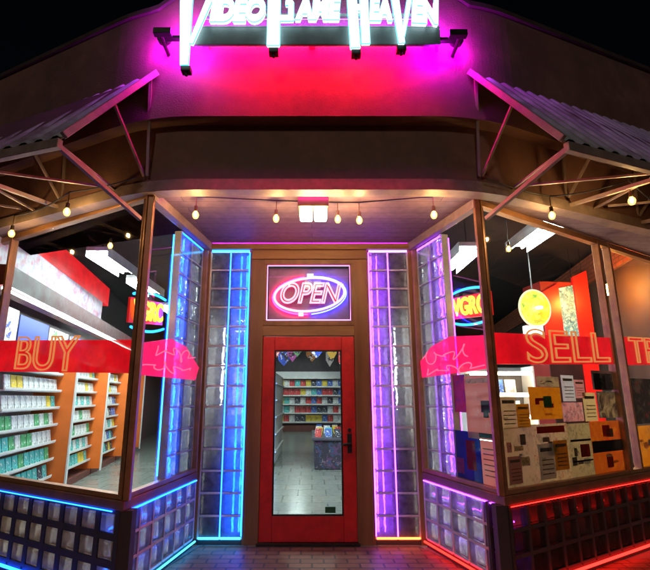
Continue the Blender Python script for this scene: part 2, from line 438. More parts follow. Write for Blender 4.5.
# transom window over the door
tf = MB()
DW.box(tf, -.583, .503, 3.055, 3.112, -.08, .016); DW.box(tf, -.583, .503, 2.318, 2.37, -.08, .016)
DW.box(tf, -.583, -.535, 2.372, 3.053, -.08, .016); DW.box(tf, .455, .503, 2.372, 3.053, -.08, .016)
trans = tf.build('transom_window', M['wood'], shop, .004)
d = MB(); DW.box(d, -.533, .453, 2.374, 3.05, -.012, -.006); d.build('pane', M['pane_soft'], trans)
# the red door
dr = MB()
DW.box(dr, -.560, -.425, .03, 2.19, -.05, 0); DW.box(dr, .335, .480, .03, 2.19, -.05, 0)
DW.box(dr, -.4245, .3345, 2.035, 2.19, -.05, 0); DW.box(dr, -.4245, .3345, .03, .285, -.05, 0)
door = dr.build('door', M['door_red'], shop, .005)
d = MB(); DW.box(d, -.4235, .3335, .286, 2.034, -.028, -.022); d.build('pane', M['pane'], door)
dt = MB()
for a0, a1, z0, z1 in ((-.424, -.409, .286, 2.034), (.319, .334, .286, 2.034), (-.408, .318, 2.02, 2.034), (-.408, .318, .286, .30)):
    DW.box(dt, a0, a1, z0, z1, -.02, .004)
dt.build('glazing_bead', M['dark_metal'], door)
h = MB(); DW.box(h, .385, .435, .92, 1.12, 0, .012); h.tube([DW.pt(.41, 1.02, .01), DW.pt(.41, 1.02, .07), DW.pt(.33, 1.01, .075)], .014)
h.tube([DW.pt(.41, 1.16, 0), DW.pt(.41, 1.16, .025)], .02)
h.build('handle', M['dark_metal'], door, smooth=False)
th = MB(); DW.box(th, -.58, .50, .004, .028, -.1, .05); th.build('threshold', M['dark_metal'], shop)
st = MB(); DW.box(st, .14, .25, .31, .37, -.0215, -.0195); tag(st.build('sticker', surf('green_sticker', (.01, .10, .03), .5)), 'small dark green sticker at the foot of the door glass', 'sticker')

# glass block walls
def blocks(face, a0, a1, z0, z1, na, nz, th, gap=.012, matb='block', matm='mortar', name='glass_block_pillar', label=None, o=0):
    mo = MB(); da = (a1 - a0) / na; dz = (z1 - z0) / nz
    for i in range(na + 1):
        c = a0 + i * da; face.box(mo, c - gap / 2, c + gap / 2, z0, z1, o - th + .01, o + .003)
    for j in range(nz + 1):
        c = z0 + j * dz
        for i in range(na):
            face.box(mo, a0 + i * da + gap / 2, a0 + (i + 1) * da - gap / 2, c - gap / 2, c + gap / 2, o - th + .011, o + .002)
    root = mo.build(name, M[matm], shop, label=label)
    bl = MB(); e = .018
    for i in range(na):
        for j in range(nz):
            x0, x1 = a0 + i * da + gap / 2, a0 + (i + 1) * da - gap / 2
            y0, y1 = z0 + j * dz + gap / 2, z0 + (j + 1) * dz - gap / 2
            ring = lambda k, oo: [face.pt(x0 + k, y0 + k, oo), face.pt(x1 - k, y0 + k, oo), face.pt(x1 - k, y1 - k, oo), face.pt(x0 + k, y1 - k, oo)]
            vs = ring(e, o) + ring(0, o - .014) + ring(0, o - th + .014) + ring(e, o - th)
            fs = [(0, 1, 2, 3), (15, 14, 13, 12)]
            for s in range(3):
                for k in range(4):
                    k2 = (k + 1) % 4
                    fs.append((4 * s + k, 4 * s + 4 + k, 4 * s + 4 + k2, 4 * s + k2))
            bl.add(vs, fs)
    bl.build('glass_blocks', M[matb], root)
    return root
blocks(DW, -1.20, -.735, .06, 3.21, 2, 14, .10, .020, 'block_pillar')
blocks(DW, .665, 1.135, .06, 3.21, 2, 14, .10, .020, 'block_pillar')
blocks(LR, .74, LR_LEN - .06, .74, 3.21, 2, 11, .08, .014, 'block_side', o=-.05)
blocks(RR, -RR_LEN + .06, -.68, .74, 3.21, 2, 11, .08, .014, 'block_side', o=-.05)
for a0, a1, th_ in ((-.733, -.717, .11), (-1.285, -1.207, .09), (.647, .663, .11), (1.142, 1.225, .09)):
    d = MB(); DW.box(d, a0, a1, .004, 3.298, -th_, .012); d.build('pillar_trim', M['wood'], shop)
for a0, a1 in ((-1.206, -.734), (.664, 1.141)):
    d = MB(); DW.box(d, a0, a1, 3.222, 3.298, -.1, .004); d.build('pillar_head', M['mortar_dark'], shop)
    d = MB(); DW.box(d, a0, a1, .004, .052, -.1, .004); d.build('pillar_base', M['mortar_dark'], shop)
for a0, a1 in ((-1.20, -.735), (.665, 1.135)):
    for z0, z1 in ((.01, 1.30), (2.60, 3.29)):
        d = MB(); DW.box(d, a0, a1, z0, z1, -.46, -.44); d.build('light_blocker', M['blocker'], shop)  # boards added to block shop light and catch the led glow
    for a in (a0, (a0 + a1) / 2, a1):
        d = MB(); DW.box(d, a - .008, a + .008, .01, 3.29, -.439, -.125); d.build('light_divider', M['blocker'], shop)  # dividers added to keep the led colour off the outer column
# knee walls
blocks(LW, -6.0, -.05, .09, .66, 26, 3, .1, .05, 'block_clear', 'mortar_dark', 'knee_wall')
blocks(LR, .05, LR_LEN - .03, .09, .66, 6, 3, .1, .02, 'block', 'mortar', 'knee_wall')
blocks(RR, -RR_LEN + .03, -.05, .09, .66, 5, 3, .1, .02, 'block', 'mortar', 'knee_wall')
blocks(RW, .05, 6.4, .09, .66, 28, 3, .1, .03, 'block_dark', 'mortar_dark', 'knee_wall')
for f, a0, a1 in ((LW, -6.0, 0), (LR, .0, LR_LEN - .02), (RR, -RR_LEN + .02, 0), (RW, 0, 6.4)):
    d = MB(); f.box(d, a0, a1, .003, .085, -.11, -.01); d.build('plinth', M['mortar_dark'], shop)
    d = MB(); f.box(d, a0, a1, .003, .663, -.19, -.165); 
    if f is RW: d.build('light_blocker', M['blocker_dark'], shop)  # board added to keep shop light out of the dark blocks
def meet(f, g, o):      # where the faces f and g, both moved out by o, cross (plan)
    p = f.p + f.n * o; q = g.p + g.n * o; den = f.r.x * g.r.y - f.r.y * g.r.x
    t = ((q.x - p.x) * g.r.y - (q.y - p.y) * g.r.x) / den
    v = p + f.r * t; return (v.x, v.y)
for f, g, af, ag in ((LW, LR, -6.0, LR_LEN - .02), (RW, RR, 6.4, -RR_LEN + .02)):
    xy = lambda F_, a, o: tuple(F_.pt(a, 0, o))[:2]
    for fc, a in ((f, af), (g, ag)):
        q = [xy(fc, a, .012), meet(f, g, .012), meet(f, g, -.19), xy(fc, a, -.19)]
        MB().prism(q if (fc is f) == (f is LW) else q[::-1], .665, .735).build('window_sill', M['sillwood'], shop, .005)
for f in (LW, RW):
    cp = MB(); p = f.pt(0, 0, -.05); cp.box(p.x - .045, p.x + .045, p.y - .03, p.y + .06, .004, .664)
    cp.build('corner_pier', M['mortar_dark'], shop)

# windows: frame posts, head, pane
def window(face, a0, a1, posts, mat='post'):
    fr = MB()
    for c, w in posts: face.box(fr, c - w / 2, c + w / 2, .737, 3.296, -.075, .0)
    ps = sorted(posts)
    for (c0, w0), (c1, w1) in zip(ps, ps[1:]):
        face.box(fr, c0 + w0 / 2, c1 - w1 / 2, 3.235, 3.295, -.07, -.005)
        face.box(fr, c0 + w0 / 2, c1 - w1 / 2, .738, .775, -.07, -.005)
    w = fr.build('window', M[mat], shop, .004)
    g = MB()
    for (c0, w0), (c1, w1) in zip(ps, ps[1:]):
        face.box(g, c0 + w0 / 2, c1 - w1 / 2, .776, 3.234, -.036, -.030)
    g.build('pane', M['pane'], w)
    return w
window(LW, -6, 0, [(-.035, .02), (-2.21, .045), (-4.1, .05), (-6, .05)])
window(LR, 0, LR_LEN, [(.045, .018), (LR_LEN - .02, .035)])
window(RR, -RR_LEN, 0, [(-.045, .018), (-RR_LEN + .02, .035)])
window(RW, 0, 6.4, [(.035, .02), (2.05, .05), (2.28, .035), (4.3, .05), (6.4, .05)])
for f, b, nm in ((LW, LR, 1), (RW, RR, -1)):
    d = MB(); p = f.pt(0, 0, -.03); d.box(p.x - .024, p.x + .024, p.y - .024, p.y + .024, .736, 3.297); d.build('corner_post', M['post'], shop, .004)
# head beams over the returns
d = MB(); LR.box(d, .02, LR_LEN, 3.21, 3.298, -.02, .04); d.build('head_beam', M['pipe'], shop)
d = MB(); RR.box(d, -RR_LEN, -.02, 3.21, 3.298, -.02, .04); d.build('head_beam', M['pipe'], shop)

# ------------------------------------------------------------------ LED strips
def strip(label, mat, pts, r=.009, group='led strips edging the glass block walls'):
    return tag(MB().tube(pts, r, 8).build('led_strip', mat), label, 'led strip', group)
ft = .022
V_ = lambda f, a, o, z0=.09: [f.pt(a, z0, o), f.pt(a, 3.2, o)]
strip('cyan led strip across the top of the blue lit left pillar', M['cyan'], [DW.pt(-1.19, 3.215, ft), DW.pt(-.745, 3.215, ft)], .011)
strip('cyan led strip along the foot of the blue lit left pillar', M['cyan'], [DW.pt(-1.19, .075, ft), DW.pt(-.745, .075, ft)], .011)
strip('thin blue led strip up the middle joint of the left pillar', M['blue'], V_(DW, -.9675, .006), .006)
strip('blue led strip up the inner edge of the left pillar beside the door', M['blue'], V_(DW, -.742, .008), .008)
for a in (-.79, -.86):
    strip('blue led strip behind the glass blocks of the left pillar', M['blue_strong'], V_(DW, a, -.16), .010)
M['white_fill'] = emis('white_fill_led', (.8, .9, 1), 6)  # white strips added to brighten the outer pillar blocks
strip('added soft white led strip behind the outer blocks of the left pillar', M['white_fill'], [DW.pt(-1.09, 1.45, -.41), DW.pt(-1.09, 2.35, -.41)], .012)
strip('added soft white led strip behind the outer blocks of the right pillar', M['white_fill'], [DW.pt(1.02, 1.35, -.41), DW.pt(1.02, 2.3, -.41)], .012)
strip('lilac led strip across the top of the right pillar', M['lilac'], [DW.pt(.675, 3.215, ft), DW.pt(1.13, 3.215, ft)], .011)
strip('orange red led strip along the foot of the purple right pillar', M['orangeled'], [DW.pt(.675, .075, ft), DW.pt(1.13, .075, ft)], .011)
strip('thin purple led strip up the middle joint of the right pillar', M['purple'], V_(DW, .90, .006), .006)
strip('purple led strip up the inner edge of the right pillar beside the door', M['purple'], V_(DW, .672, .008), .006)
for a in (.72, .79):
    strip('purple led strip behind the glass blocks of the right pillar', M['purple_strong'], V_(DW, a, -.16), .008)
strip('blue led strip across the top of the return glass beside the left pillar', M['blue'], [LR.pt(.76, 3.19, -.038), LR.pt(1.28, 3.19, -.038)], .008)
for a in (.80, .88, .96):
    strip('blue led strip behind the glass blocks of the left return window', M['blue_strong'], V_(LR, a, -.16, .78), .010)
strip('violet led strip across the top of the return glass beside the right pillar', M['purple'], [RR.pt(-1.16, 3.19, -.038), RR.pt(-.70, 3.19, -.038)], .008)
for a in (-.74, -.82, -.90):
    strip('violet led strip behind the glass blocks of the right return window', M['purple'], V_(RR, a, -.17, .78), .010)
strip('blue led strip under the sill of the left return knee wall', M['blue'], [LR.pt(.06, .655, .016), LR.pt(LR_LEN - .05, .655, .016)], .007)
for z in (.52, .24):
    strip('blue led strip behind the blocks of the left return knee wall', M['blue'], [LR.pt(.06, z, -.13), LR.pt(LR_LEN - .05, z, -.13)], .008)
strip('bright cyan led strip along the foot of the left return knee wall', M['cyan'], [LR.pt(.03, .06, .02), LR.pt(LR_LEN - .02, .06, .02)])
strip('thin blue led strip under the sill of the left street window', M['blue'], [LW.pt(-5.9, .655, .016), LW.pt(-.1, .655, .016)], .005)
strip('blue led strip along the foot of the left street window knee wall', M['blue'], [LW.pt(-5.9, .06, .02), LW.pt(-.03, .06, .02)], .013)
strip('purple led strip under the sill of the right return knee wall', M['purple'], [RR.pt(-RR_LEN + .05, .655, .016), RR.pt(-.06, .655, .016)], .006)
for z in (.52, .24):
    strip('purple led strip behind the blocks of the right return knee wall', M['purple'], [RR.pt(-RR_LEN + .05, z, -.13), RR.pt(-.1, z, -.13)], .007)
strip('red led strip along the foot of the right return knee wall', M['redled'], [RR.pt(-RR_LEN + .02, .06, .02), RR.pt(-.03, .06, .02)], .011)
strip('thin red led strip under the sill of the right street window', M['redled'], [RW.pt(.05, .655, .016), RW.pt(6.3, .655, .016)], .004)
strip('thin red led strip behind the blocks of the right street window knee wall', M['redled'], [RW.pt(.05, .472, -.115), RW.pt(6.3, .472, -.115)], .006)
strip('red led strip along the foot of the right street window knee wall', M['redled'], [RW.pt(.0, .06, .02), RW.pt(6.3, .06, .02)], .012)
strip('pink led strip along the front edge of the entry ceiling', M['pinkstrip'], [(-1.38, 3.575, 3.288), (1.39, 3.575, 3.288)], .007, 'led strips round the entry ceiling')
strip('added violet led strip tucked behind the valance at the back of the entry ceiling', emis('violet_ceiling_fill', (.62, .03, 1), 22), [(-1.2, 4.855, 3.25), (1.15, 4.855, 3.25)], .010, 'led strips round the entry ceiling')  # hidden strip added to wash the entry ceiling violet

# ------------------------------------------------------------------ main roof sign
K = .935                                             # overall size of the sign
SZ = lambda z: 1.475 + (z - 1.5) * K
sg = thing('shop_sign', 'long white neon sign reading Video Game Heaven on a grey cabinet over the entry', 'neon sign', (0, 3.36, 4.4))
SF = Face((0, 3.07), (1, 0))
cb = MB()
SF.box(cb, -1.02, 1.09, SZ(4.655), SZ(4.835), -.045, -.02); SF.box(cb, -1.02, 1.09, SZ(4.835), SZ(4.855), -.17, -.02)
for a in (-.95, 0, 1.02): SF.box(cb, a - .03, a + .03, SZ(4.80), SZ(4.834), -.28, -.046)
cb.build('cabinet', M['cabinet'], sg, .004)
cb = MB(); SF.box(cb, -.95, 1.02, SZ(4.97), SZ(5.0), -.06, -.03); cb.build('letter_rail', M['cabinet'], sg)
for a, z in ((-1.26, SZ(4.76)), (1.23, SZ(4.74))):
    br = MB(); q = 1 if a > 0 else -1
    SF.box(br, a - .075, a + .075, z - .03, z + .025, -.02, .03); br.tube([SF.pt(a + q * .03, z, .0), SF.pt(a + q * .03, z, -.29)], .02)
    SF.box(br, min(a, a - q * .24), max(a, a - q * .24), z - .028, z - .004, -.07, -.021)
    br.build('bracket', M['dark_metal'], sg, .004)
    lp = MB(); p = SF.pt(a + q * .03, z + .05, -.10); lp.tube([p, p + Vector((0, .035, 0))], .06, 20); cup = lp.build('lamp_cup', M['dark_metal'], sg)
    lp = MB(); lp.tube([p + Vector((0, .036, 0)), p + Vector((0, .039, 0))], .052, 20); lp.build('magenta_lamp', M['neon_magenta'], sg)
for a, z in ((-1.045, 4.385), (-.322, 4.575), (.37, 4.555), (.75, 4.60)):
    z = SZ(z); clips = MB(); clips.box(a - .04, a + .04, 3.055, 3.12, z - .03, z + .015); clips.tube([(a, 3.09, z - .02), (a, 3.09, z - .055)], .014)
    clips.build('tube_clip', M['dark_metal'], sg, .004)
lt = MB(); le = MB()
def stroke(pts, w0, w1=None):
    w1 = w0 if w1 is None else w1
    w0 *= K; w1 *= K
    (ax, az), (bx, bz) = [(x * K, SZ(z)) for x, z in pts]
    dx, dz = bx - ax, bz - az; l = math.hypot(dx, dz); nx, nz = -dz / l, dx / l
    q = [(ax + nx * w0, az + nz * w0), (ax - nx * w0, az - nz * w0), (bx - nx * w1, bz - nz * w1), (bx + nx * w1, bz + nz * w1)]
    SF.quad(lt, q, .0, .035)
    SF.tube(le, q, .007, .02, 6, True)
# V, G, H and v with long stems hanging over the cabinet
stroke([(-1.155, 5.36), (-1.125, 4.40)], .062, .034); stroke([(-.86, 5.34), (-1.08, 4.62)], .03, .018)
stroke([(-.345, 5.36), (-.345, 4.60)], .055); stroke([(-.29, 5.28), (-.19, 5.28)], .03); stroke([(-.29, 4.885), (-.20, 4.885)], .026); stroke([(-.19, 5.06), (-.19, 4.86)], .022); stroke([(-.24, 5.05), (-.175, 5.05)], .02)
stroke([(.355, 5.34), (.385, 4.575)], .042); stroke([(.47, 5.32), (.48, 4.62)], .036); stroke([(.40, 5.0), (.47, 5.0)], .03)
stroke([(.75, 5.2), (.80, 4.625)], .034, .026); stroke([(.90, 5.14), (.815, 4.7)], .02, .014)
def word(t, a, z, size, sx, slope=0):
    a *= K; z = SZ(z); size *= K
    put_text(lt, SF, a, z, .015, text_geo(t, size, .004, .02, .12, .013, True, sx), 0, slope)
    put_text(le, SF, a, z, .025, text_geo(t, size, .005, 0, .12, .02, False, sx), 0, slope)
word('IDEO', -.68, 4.965, .32, .66, .0)
word('AME', .055, 4.985, .32, .60, 0)
word('EA', .615, 4.975, .32, .52, -.02)
word('EN', 1.02, 4.945, .32, .58, -.08)
lt.build('lettering', M['letter'], sg); le.build('lettering_outline', M['letteredge'], sg)
tb = MB(); tb.tube([(-.80, 3.145, SZ(4.77)), (.88, 3.145, SZ(4.77))], .016, 8); tb.build('red_tube', M['neon_red'], sg)
for x, z0 in ((-1.075, 4.62), (1.062, 4.62)):
    tb = MB(); tb.tube([(x, 3.13, SZ(z0)), (x, 3.13, SZ(5.08))], .014, 8); tb.build('magenta_tube', M['neon_magenta'], sg)
tb = MB(); tb.tube([(-.95, 3.20, SZ(5.06)), (1.0, 3.20, SZ(5.06))], .010, 8); tb.build('violet_tube', M['neon_violet'], sg)

# ------------------------------------------------------------------ awnings
def awning(s, A, eA, B, eB, label):
    """A on the wall, B at the low front corner; eA, eB the directions their edges run in"""
    Lr = 3.4; A = Vector(A); B = Vector(B); eA = Vector(eA); eB = Vector(eB)
    wp = lambda a, z, o=.03: Vector((A.x + eA.x * a, A.y + eA.y * a - o + .13, z))
    t = thing('awning', label, 'awning', tuple(A + eA * 1.5 + Vector((0, -.4, -1.2))), 'sheet metal awnings over the street windows')
    P = lambda a, k, d=0: (A + eA * a).lerp(B + eB * a, k) + Vector((0, 0, d))
    sh = MB(); n = 96; vs = []; fs = []
    for i in range(n + 1):
        a = Lr * i / n; w = .016 if i % 4 in (1, 2) else -.008
        vs += [P(a, -.005, w), P(a, 1.0, w), P(a, -.005, w - .006), P(a, 1.0, w - .006)]
    for i in range(n):
        b = 4 * i; fs += [(b, b + 1, b + 5, b + 4), (b + 2, b + 6, b + 7, b + 3), (b + 1, b + 3, b + 7, b + 5), (b, b + 4, b + 6, b + 2)]
    fs += [(0, 2, 3, 1), (4 * n, 4 * n + 1, 4 * n + 3, 4 * n + 2)]
    sh.add(vs, fs); sh.build('roof_sheet', M['gal'], t)
    rm = MB(); rm.beam(P(-.02, 0, .0), P(-.02, 1.0, .0), .035, .05); rm.build('rim', M['pipe'], t, .004)
    ub = MB(); ub.add([P(.02, .0, -.03), P(Lr, .0, -.03), P(Lr, 1, -.03), P(.02, 1, -.03), P(.02, 0, -.045), P(Lr, 0, -.045), P(Lr, 1, -.045), P(.02, 1, -.045)],
                      [(0, 1, 2, 3), (7, 6, 5, 4), (0, 4, 5, 1), (1, 5, 6, 2), (2, 6, 7, 3), (3, 7, 4, 0)]); ub.build('lining', M['under'], t)
    fb = MB(); fb.beam(P(.0, 1.0, -.06), P(Lr, 1.0, -.06), .045, .07); fb.build('front_beam', M['pipe'], t, .004)
    for k in range(4):
        a = .03 + k * 1.0
        b = MB(); b.beam(P(a, .98, -.09), wp(a + .04, 3.0 if k == 0 else 3.32), .032, .032); b.build('brace', M['pipe'], t)
        b = MB(); b.beam(P(a, .45, -.05), wp(a + .04, 3.40), .020, .020); b.build('strut', M['pipe'], t)
        b = MB(); b.beam(P(a, .0, -.06) + Vector((0, -.02, 0)), wp(a + .01, 3.40, .02), .024, .024); b.build('strut', M['pipe'], t)
    for k in range(3):
        a = .03 + k * 1.0
        b = MB(); b.beam(P(a + .10, .9, -.09), wp(a + .35, 3.34), .018, .018); b.build('cross_rod', M['pipe'], t)
        b = MB(); b.beam(P(a + .95, .95, -.1), wp(a + .45, 3.34, .15), .018, .018); b.build('cross_rod', M['pipe'], t)
    return t
awning(-1, (-1.40, 3.31, 4.33), (-1, .46, .035), (-1.76, 2.70, 3.30), (-1, .30, 0), 'corrugated sheet metal awning over the window lettered BUY')
awning(1, (1.42, 3.31, 4.34), (1, .42, .035), (1.80, 2.74, 3.30), (1, .36, 0), 'corrugated sheet metal awning over the window lettered SELL')

# ------------------------------------------------------------------ string bulbs
def make_bulb(loc, label):
    t = thing('string_bulb', label, 'light bulb', loc, 'warm string bulbs under the awnings and ceiling')
    p = Vector(loc)
    MB().lathe(p, [(.004, .20), (.004, .085), (.016, .08), (.018, .035), (.014, .028)], 12).build('socket', M['socket'], t)
    MB().lathe(p, [(.004, -.042), (.018, -.036), (.027, -.020), (.030, -.002), (.025, .015), (.015, .029)], 16).build('bulb', M['bulb'], t, smooth=True)
    MB().lathe(p, [(.004, -.022), (.012, -.012), (.012, .008), (.004, .018)], 10).build('filament', M['filament'], t, smooth=True)
    return t
bulb_spots = [
    ((-2.19, 3.58, 3.13), 'warm bulb hanging below the left awning, above the window lettered BUY'),
    ((-2.35, 4.75, 3.24), 'warm bulb hanging inside the shop behind the window lettered BUY'),
    ((-1.05, 3.62, 3.12), 'warm bulb on the entry ceiling nearest the left corner post'),
    ((-.33, 3.70, 3.12), 'warm bulb on the entry ceiling just left of the bright ceiling fixture'),
    ((.24, 3.74, 3.13), 'added warm bulb touching the right side of the bright ceiling fixture'),  # bulb added in place of a light reflection on the ceiling
    ((.44, 3.74, 3.12), 'warm bulb on the entry ceiling, second to the right of the bright fixture'),
    ((1.10, 3.62, 3.12), 'warm bulb on the entry ceiling nearest the right corner post'),
    ((2.34, 4.86, 3.24), 'warm bulb hanging inside the shop behind the window lettered SELL'),
    ((2.20, 3.68, 3.14), 'warm bulb hanging below the right awning, above the window lettered SELL'),
    ((2.73, 3.40, 3.15), 'warm bulb hanging below the outer end of the right awning'),
    ((-2.98, 4.02, 3.10), 'warm bulb hanging below the outer end of the left awning'),
]
b0 = make_bulb(*bulb_spots[0])
for loc, lab in bulb_spots[1:]: dup(b0, loc, lab)
def sag(p, q, d, n=10):
    p = Vector(p); q = Vector(q)
    return [p.lerp(q, i / n) - Vector((0, 0, d * 4 * (i / n) * (1 - i / n))) for i in range(n + 1)]
cb = MB(); cb.tube(sag((-1.5, 3.38, 3.36), (-2.19, 3.58, 3.32), .02) + sag((-2.19, 3.58, 3.32), (-2.98, 4.02, 3.29), .05)[1:], .006, 6)
tag(cb.build('light_cable', M['cable']), 'black cable carrying the bulbs under the left awning', 'cable')
cb = MB(); cb.tube(sag((1.5, 3.4, 3.36), (2.20, 3.68, 3.33), .02) + sag((2.20, 3.68, 3.33), (2.73, 3.40, 3.34), .03)[1:] + sag((2.73, 3.40, 3.34), (4.1, 4.4, 3.4), .06)[1:], .006, 6)
tag(cb.build('light_cable', M['cable']), 'black cable carrying the bulbs under the right awning', 'cable')
cb = MB(); cb.tube([(-1.05, 3.62, 3.294), (-.33, 3.70, 3.294), (.24, 3.74, 3.294), (.44, 3.74, 3.294), (1.10, 3.62, 3.294)], .005, 6)
tag(cb.build('light_cable', M['cable']), 'black cable pinned to the entry ceiling between the bulbs', 'cable')
cb = MB(); cb.tube([(-2.35, 4.75, 3.42), (-2.35, 4.75, 4.215)], .005, 6); tag(cb.build('light_cable', M['cable']), 'thin black cord holding the bulb inside the BUY window', 'cable')
cb = MB(); cb.tube([(2.34, 4.86, 3.42), (2.34, 4.86, 4.215)], .005, 6); tag(cb.build('light_cable', M['cable']), 'thin black cord holding the bulb inside the SELL window', 'cable')
# flood fixture on the entry ceiling
fx = thing('ceiling_light', 'bright twin flood fixture in a dark housing on the entry ceiling', 'ceiling light', (.01, 3.66, 3.3))
MB().box(-.13, .15, 3.61, 3.74, 3.20, 3.297).build('housing', M['socket'], fx, .006)
MB().box(-.11, .005, 3.60, 3.72, 3.085, 3.195).build('diffuser', M['diffuser'], fx, .02)
MB().box(.02, .135, 3.60, 3.72, 3.085, 3.195).build('diffuser', M['diffuser'], fx, .02)

# ------------------------------------------------------------------ OPEN sign
TF = Face((0, 4.885), (1, 0))
op = thing('open_sign', 'neon OPEN sign in a glowing oval over the red door', 'neon sign', (-.04, 4.87, 2.42))
d = MB(); DW.box(d, -.52, .44, 2.385, 3.04, -.14, -.12); d.build('back_panel', M['openback'], op)
d = MB(); put_text(d, TF, -.045, 2.705, -.06, text_geo('OPEN', .34, .012, 0, .28, .002, False, .80), 0, 0); d.build('lettering', M['openred'], op)
d = MB(); put_text(d, TF, -.045, 2.705, -.075, text_geo('OPEN', .34, 0, .004, .28, .012, True, .80), 0, 0); d.build('letter_glow', M['openrim'], op)
el = lambda rx, rz, k=64, ang=.10: [(-.03 + rx * math.cos(2 * math.pi * i / k) * math.cos(ang) - rz * math.sin(2 * math.pi * i / k) * math.sin(ang),
        2.70 + rx * math.cos(2 * math.pi * i / k) * math.sin(ang) + rz * math.sin(2 * math.pi * i / k) * math.cos(ang)) for i in range(k)]
d = MB(); TF.tube(d, el(.415, .20), .014, -.06, 8, True); d.build('oval_tube', M['openblue'], op)
d = MB(); q = el(.44, .23); TF.tube(d, q[48:] + q[:17], .007, -.105, 8); d.build('blue_halo', emis('blue_halo', (.02, .03, 1), 26), op)
d = MB(); TF.tube(d, q[17:48], .007, -.105, 8); d.build('red_halo', emis('red_halo', (1, .008, .10), 22), op)
for q in ((-.06, .02, 2.91, 2.955), (-.16, -.10, 2.445, 2.48)):
    d = MB(); TF.box(d, *q, -.11, -.05); d.build('glow_box', emis('pale_glow_box', (1, .75, .9), .8), op, .006)  # pale glow put into the colour of two small boxes
strip('pink led strip lining the window frame round the OPEN sign', emis('pink_lilac_strip', (1, .25, .7), 2), [DW.pt(-.525, 2.385, .0), DW.pt(-.525, 3.04, .0), DW.pt(.445, 3.04, .0), DW.pt(.445, 2.385, .0), DW.pt(-.525, 2.385, .0)], .006, 'led strips round the OPEN sign')

# ------------------------------------------------------------------ window bands with outlined words
def band(face, quad, words, label, matb='band', matl='gold', o=.004, bev=.008):
    p = face.pt(sum(q[0] for q in quad) / 4, quad[0][1], o)
    t = thing('window_band', label, 'window sign', tuple(p), 'red lettered bands across the shop windows')
    d = MB(); face.quad(d, quad, -.026, -.018); d.build('band', M[matb], t)
    d = MB()
    for w, a, z, size, sx, slope in words:
        put_text(d, face, a, z, -.010, text_geo(w, size, bev, 0, 0, .0, False, sx), 0, slope)
    if words: d.build('lettering', M[matl], t)
    return t
band(LW, [(-2.17, 1.775), (-.08, 1.70), (-.08, 1.975), (-2.17, 2.10)], [('BUY', -1.30, 1.905, .46, 1.20, -.055)], 'red window band with outlined word BUY')
band(LW, [(-4.07, 1.80), (-2.25, 1.78), (-2.25, 2.10), (-4.07, 2.15)], [], 'plain red window band on the outer window beyond the word BUY')
band(RW, [(.08, 1.785), (2.02, 1.86), (2.02, 2.15), (.08, 2.06)], [('SELL', 1.22, 1.985, .44, 1.72, .045)], 'red window band with outlined word SELL')
band(RW, [(2.305, 1.86), (4.27, 1.95), (4.27, 2.28), (2.305, 2.18)], [('TRADE', 3.30, 2.06, .42, 1.35, .045)], 'red window band with outlined word starting with T')
# bands on the returns with pink outline doodles
def scrawl(face, a, z, w, h, o, ph):
    mb = MB(); pts = []
    for i in range(60):
        u = i / 59
        pts.append((a + w * (u - .5) + .05 * math.sin(ph + u * 31), z + h * .5 * math.sin(1.3 * ph + u * 23) * (.55 + .45 * math.sin(ph + u * 9))))
    return face.tube(mb, pts, .006, o, 6)
for face, qs, s, lab in ((LR, [(.08, 1.69), (1.22, 1.69), (1.30, 1.83), (.95, 2.02), (.62, 2.06), (.08, 1.95)], 1, 'glowing pink red pointed band on the left return glass beside the blue pillar'),
                         (RR, [(-1.17, 1.72), (-.08, 1.75), (-.08, 2.04), (-.60, 2.10), (-.95, 2.04), (-1.19, 1.90)], -1, 'glowing pink red band on the right return glass beside the purple pillar')):
    t = thing('window_band', lab, 'window sign', tuple(face.pt(qs[0][0], qs[0][1])), 'red lettered bands across the shop windows')
    d = MB(); n = len(qs)
    d.add([face.pt(a, z, -.018) for a, z in qs] + [face.pt(a, z, -.026) for a, z in qs], [list(range(n)), list(range(n, 2 * n))[::-1]] + [[(i + 1) % n, i, n + i, n + (i + 1) % n] for i in range(n)])
    d.build('band', M['bandpink'], t)
    scrawl(face, s * .72, 1.925, .80, .15, -.010, 1 + s).build('outline', M['pinkline'], t)
    scrawl(face, s * .62, 1.78, .9, .11, -.010, 3 + s).build('outline', M['pinkline'], t)
# yellow neon between blue curves in both returns
def vneon(face, a, z, slope, label):
    t = thing('neon_sign', label, 'neon sign', tuple(face.pt(a, z - .2, -.2)), 'yellow and blue neon signs inside the return windows')
    d = MB(); face.quad(d, [(a - .30, z - .11 - .3 * slope), (a + .30, z - .11 + .3 * slope), (a + .30, z + .12 + .3 * slope), (a - .30, z + .12 - .3 * slope)], -.24, -.22); d.build('back_panel', M['redhalo'], t)
    d = MB(); put_text(d, face, a, z, -.20, text_geo('VGRC', .25, .009, 0, 0, .0, False, .78), 0, slope); d.build('lettering', M['yellow'], t)
    for sg_ in (1, -1):
        pts = [(a + x * .29, z + slope * x * .29 + sg_ * (.15 + .035 * (1 - x * x))) for x in [-1 + .2 * i for i in range(11)]]
        d = MB(); face.tube(d, pts, .013, -.2, 8); d.build('curve_tube', M['bluearc'], t)
vneon(LR, .50, 2.30, .12, 'yellow lettered neon sign between blue curves inside the left return window')
vneon(RR, -.52, 2.40, -.10, 'yellow lettered neon sign between blue curves inside the right return window')

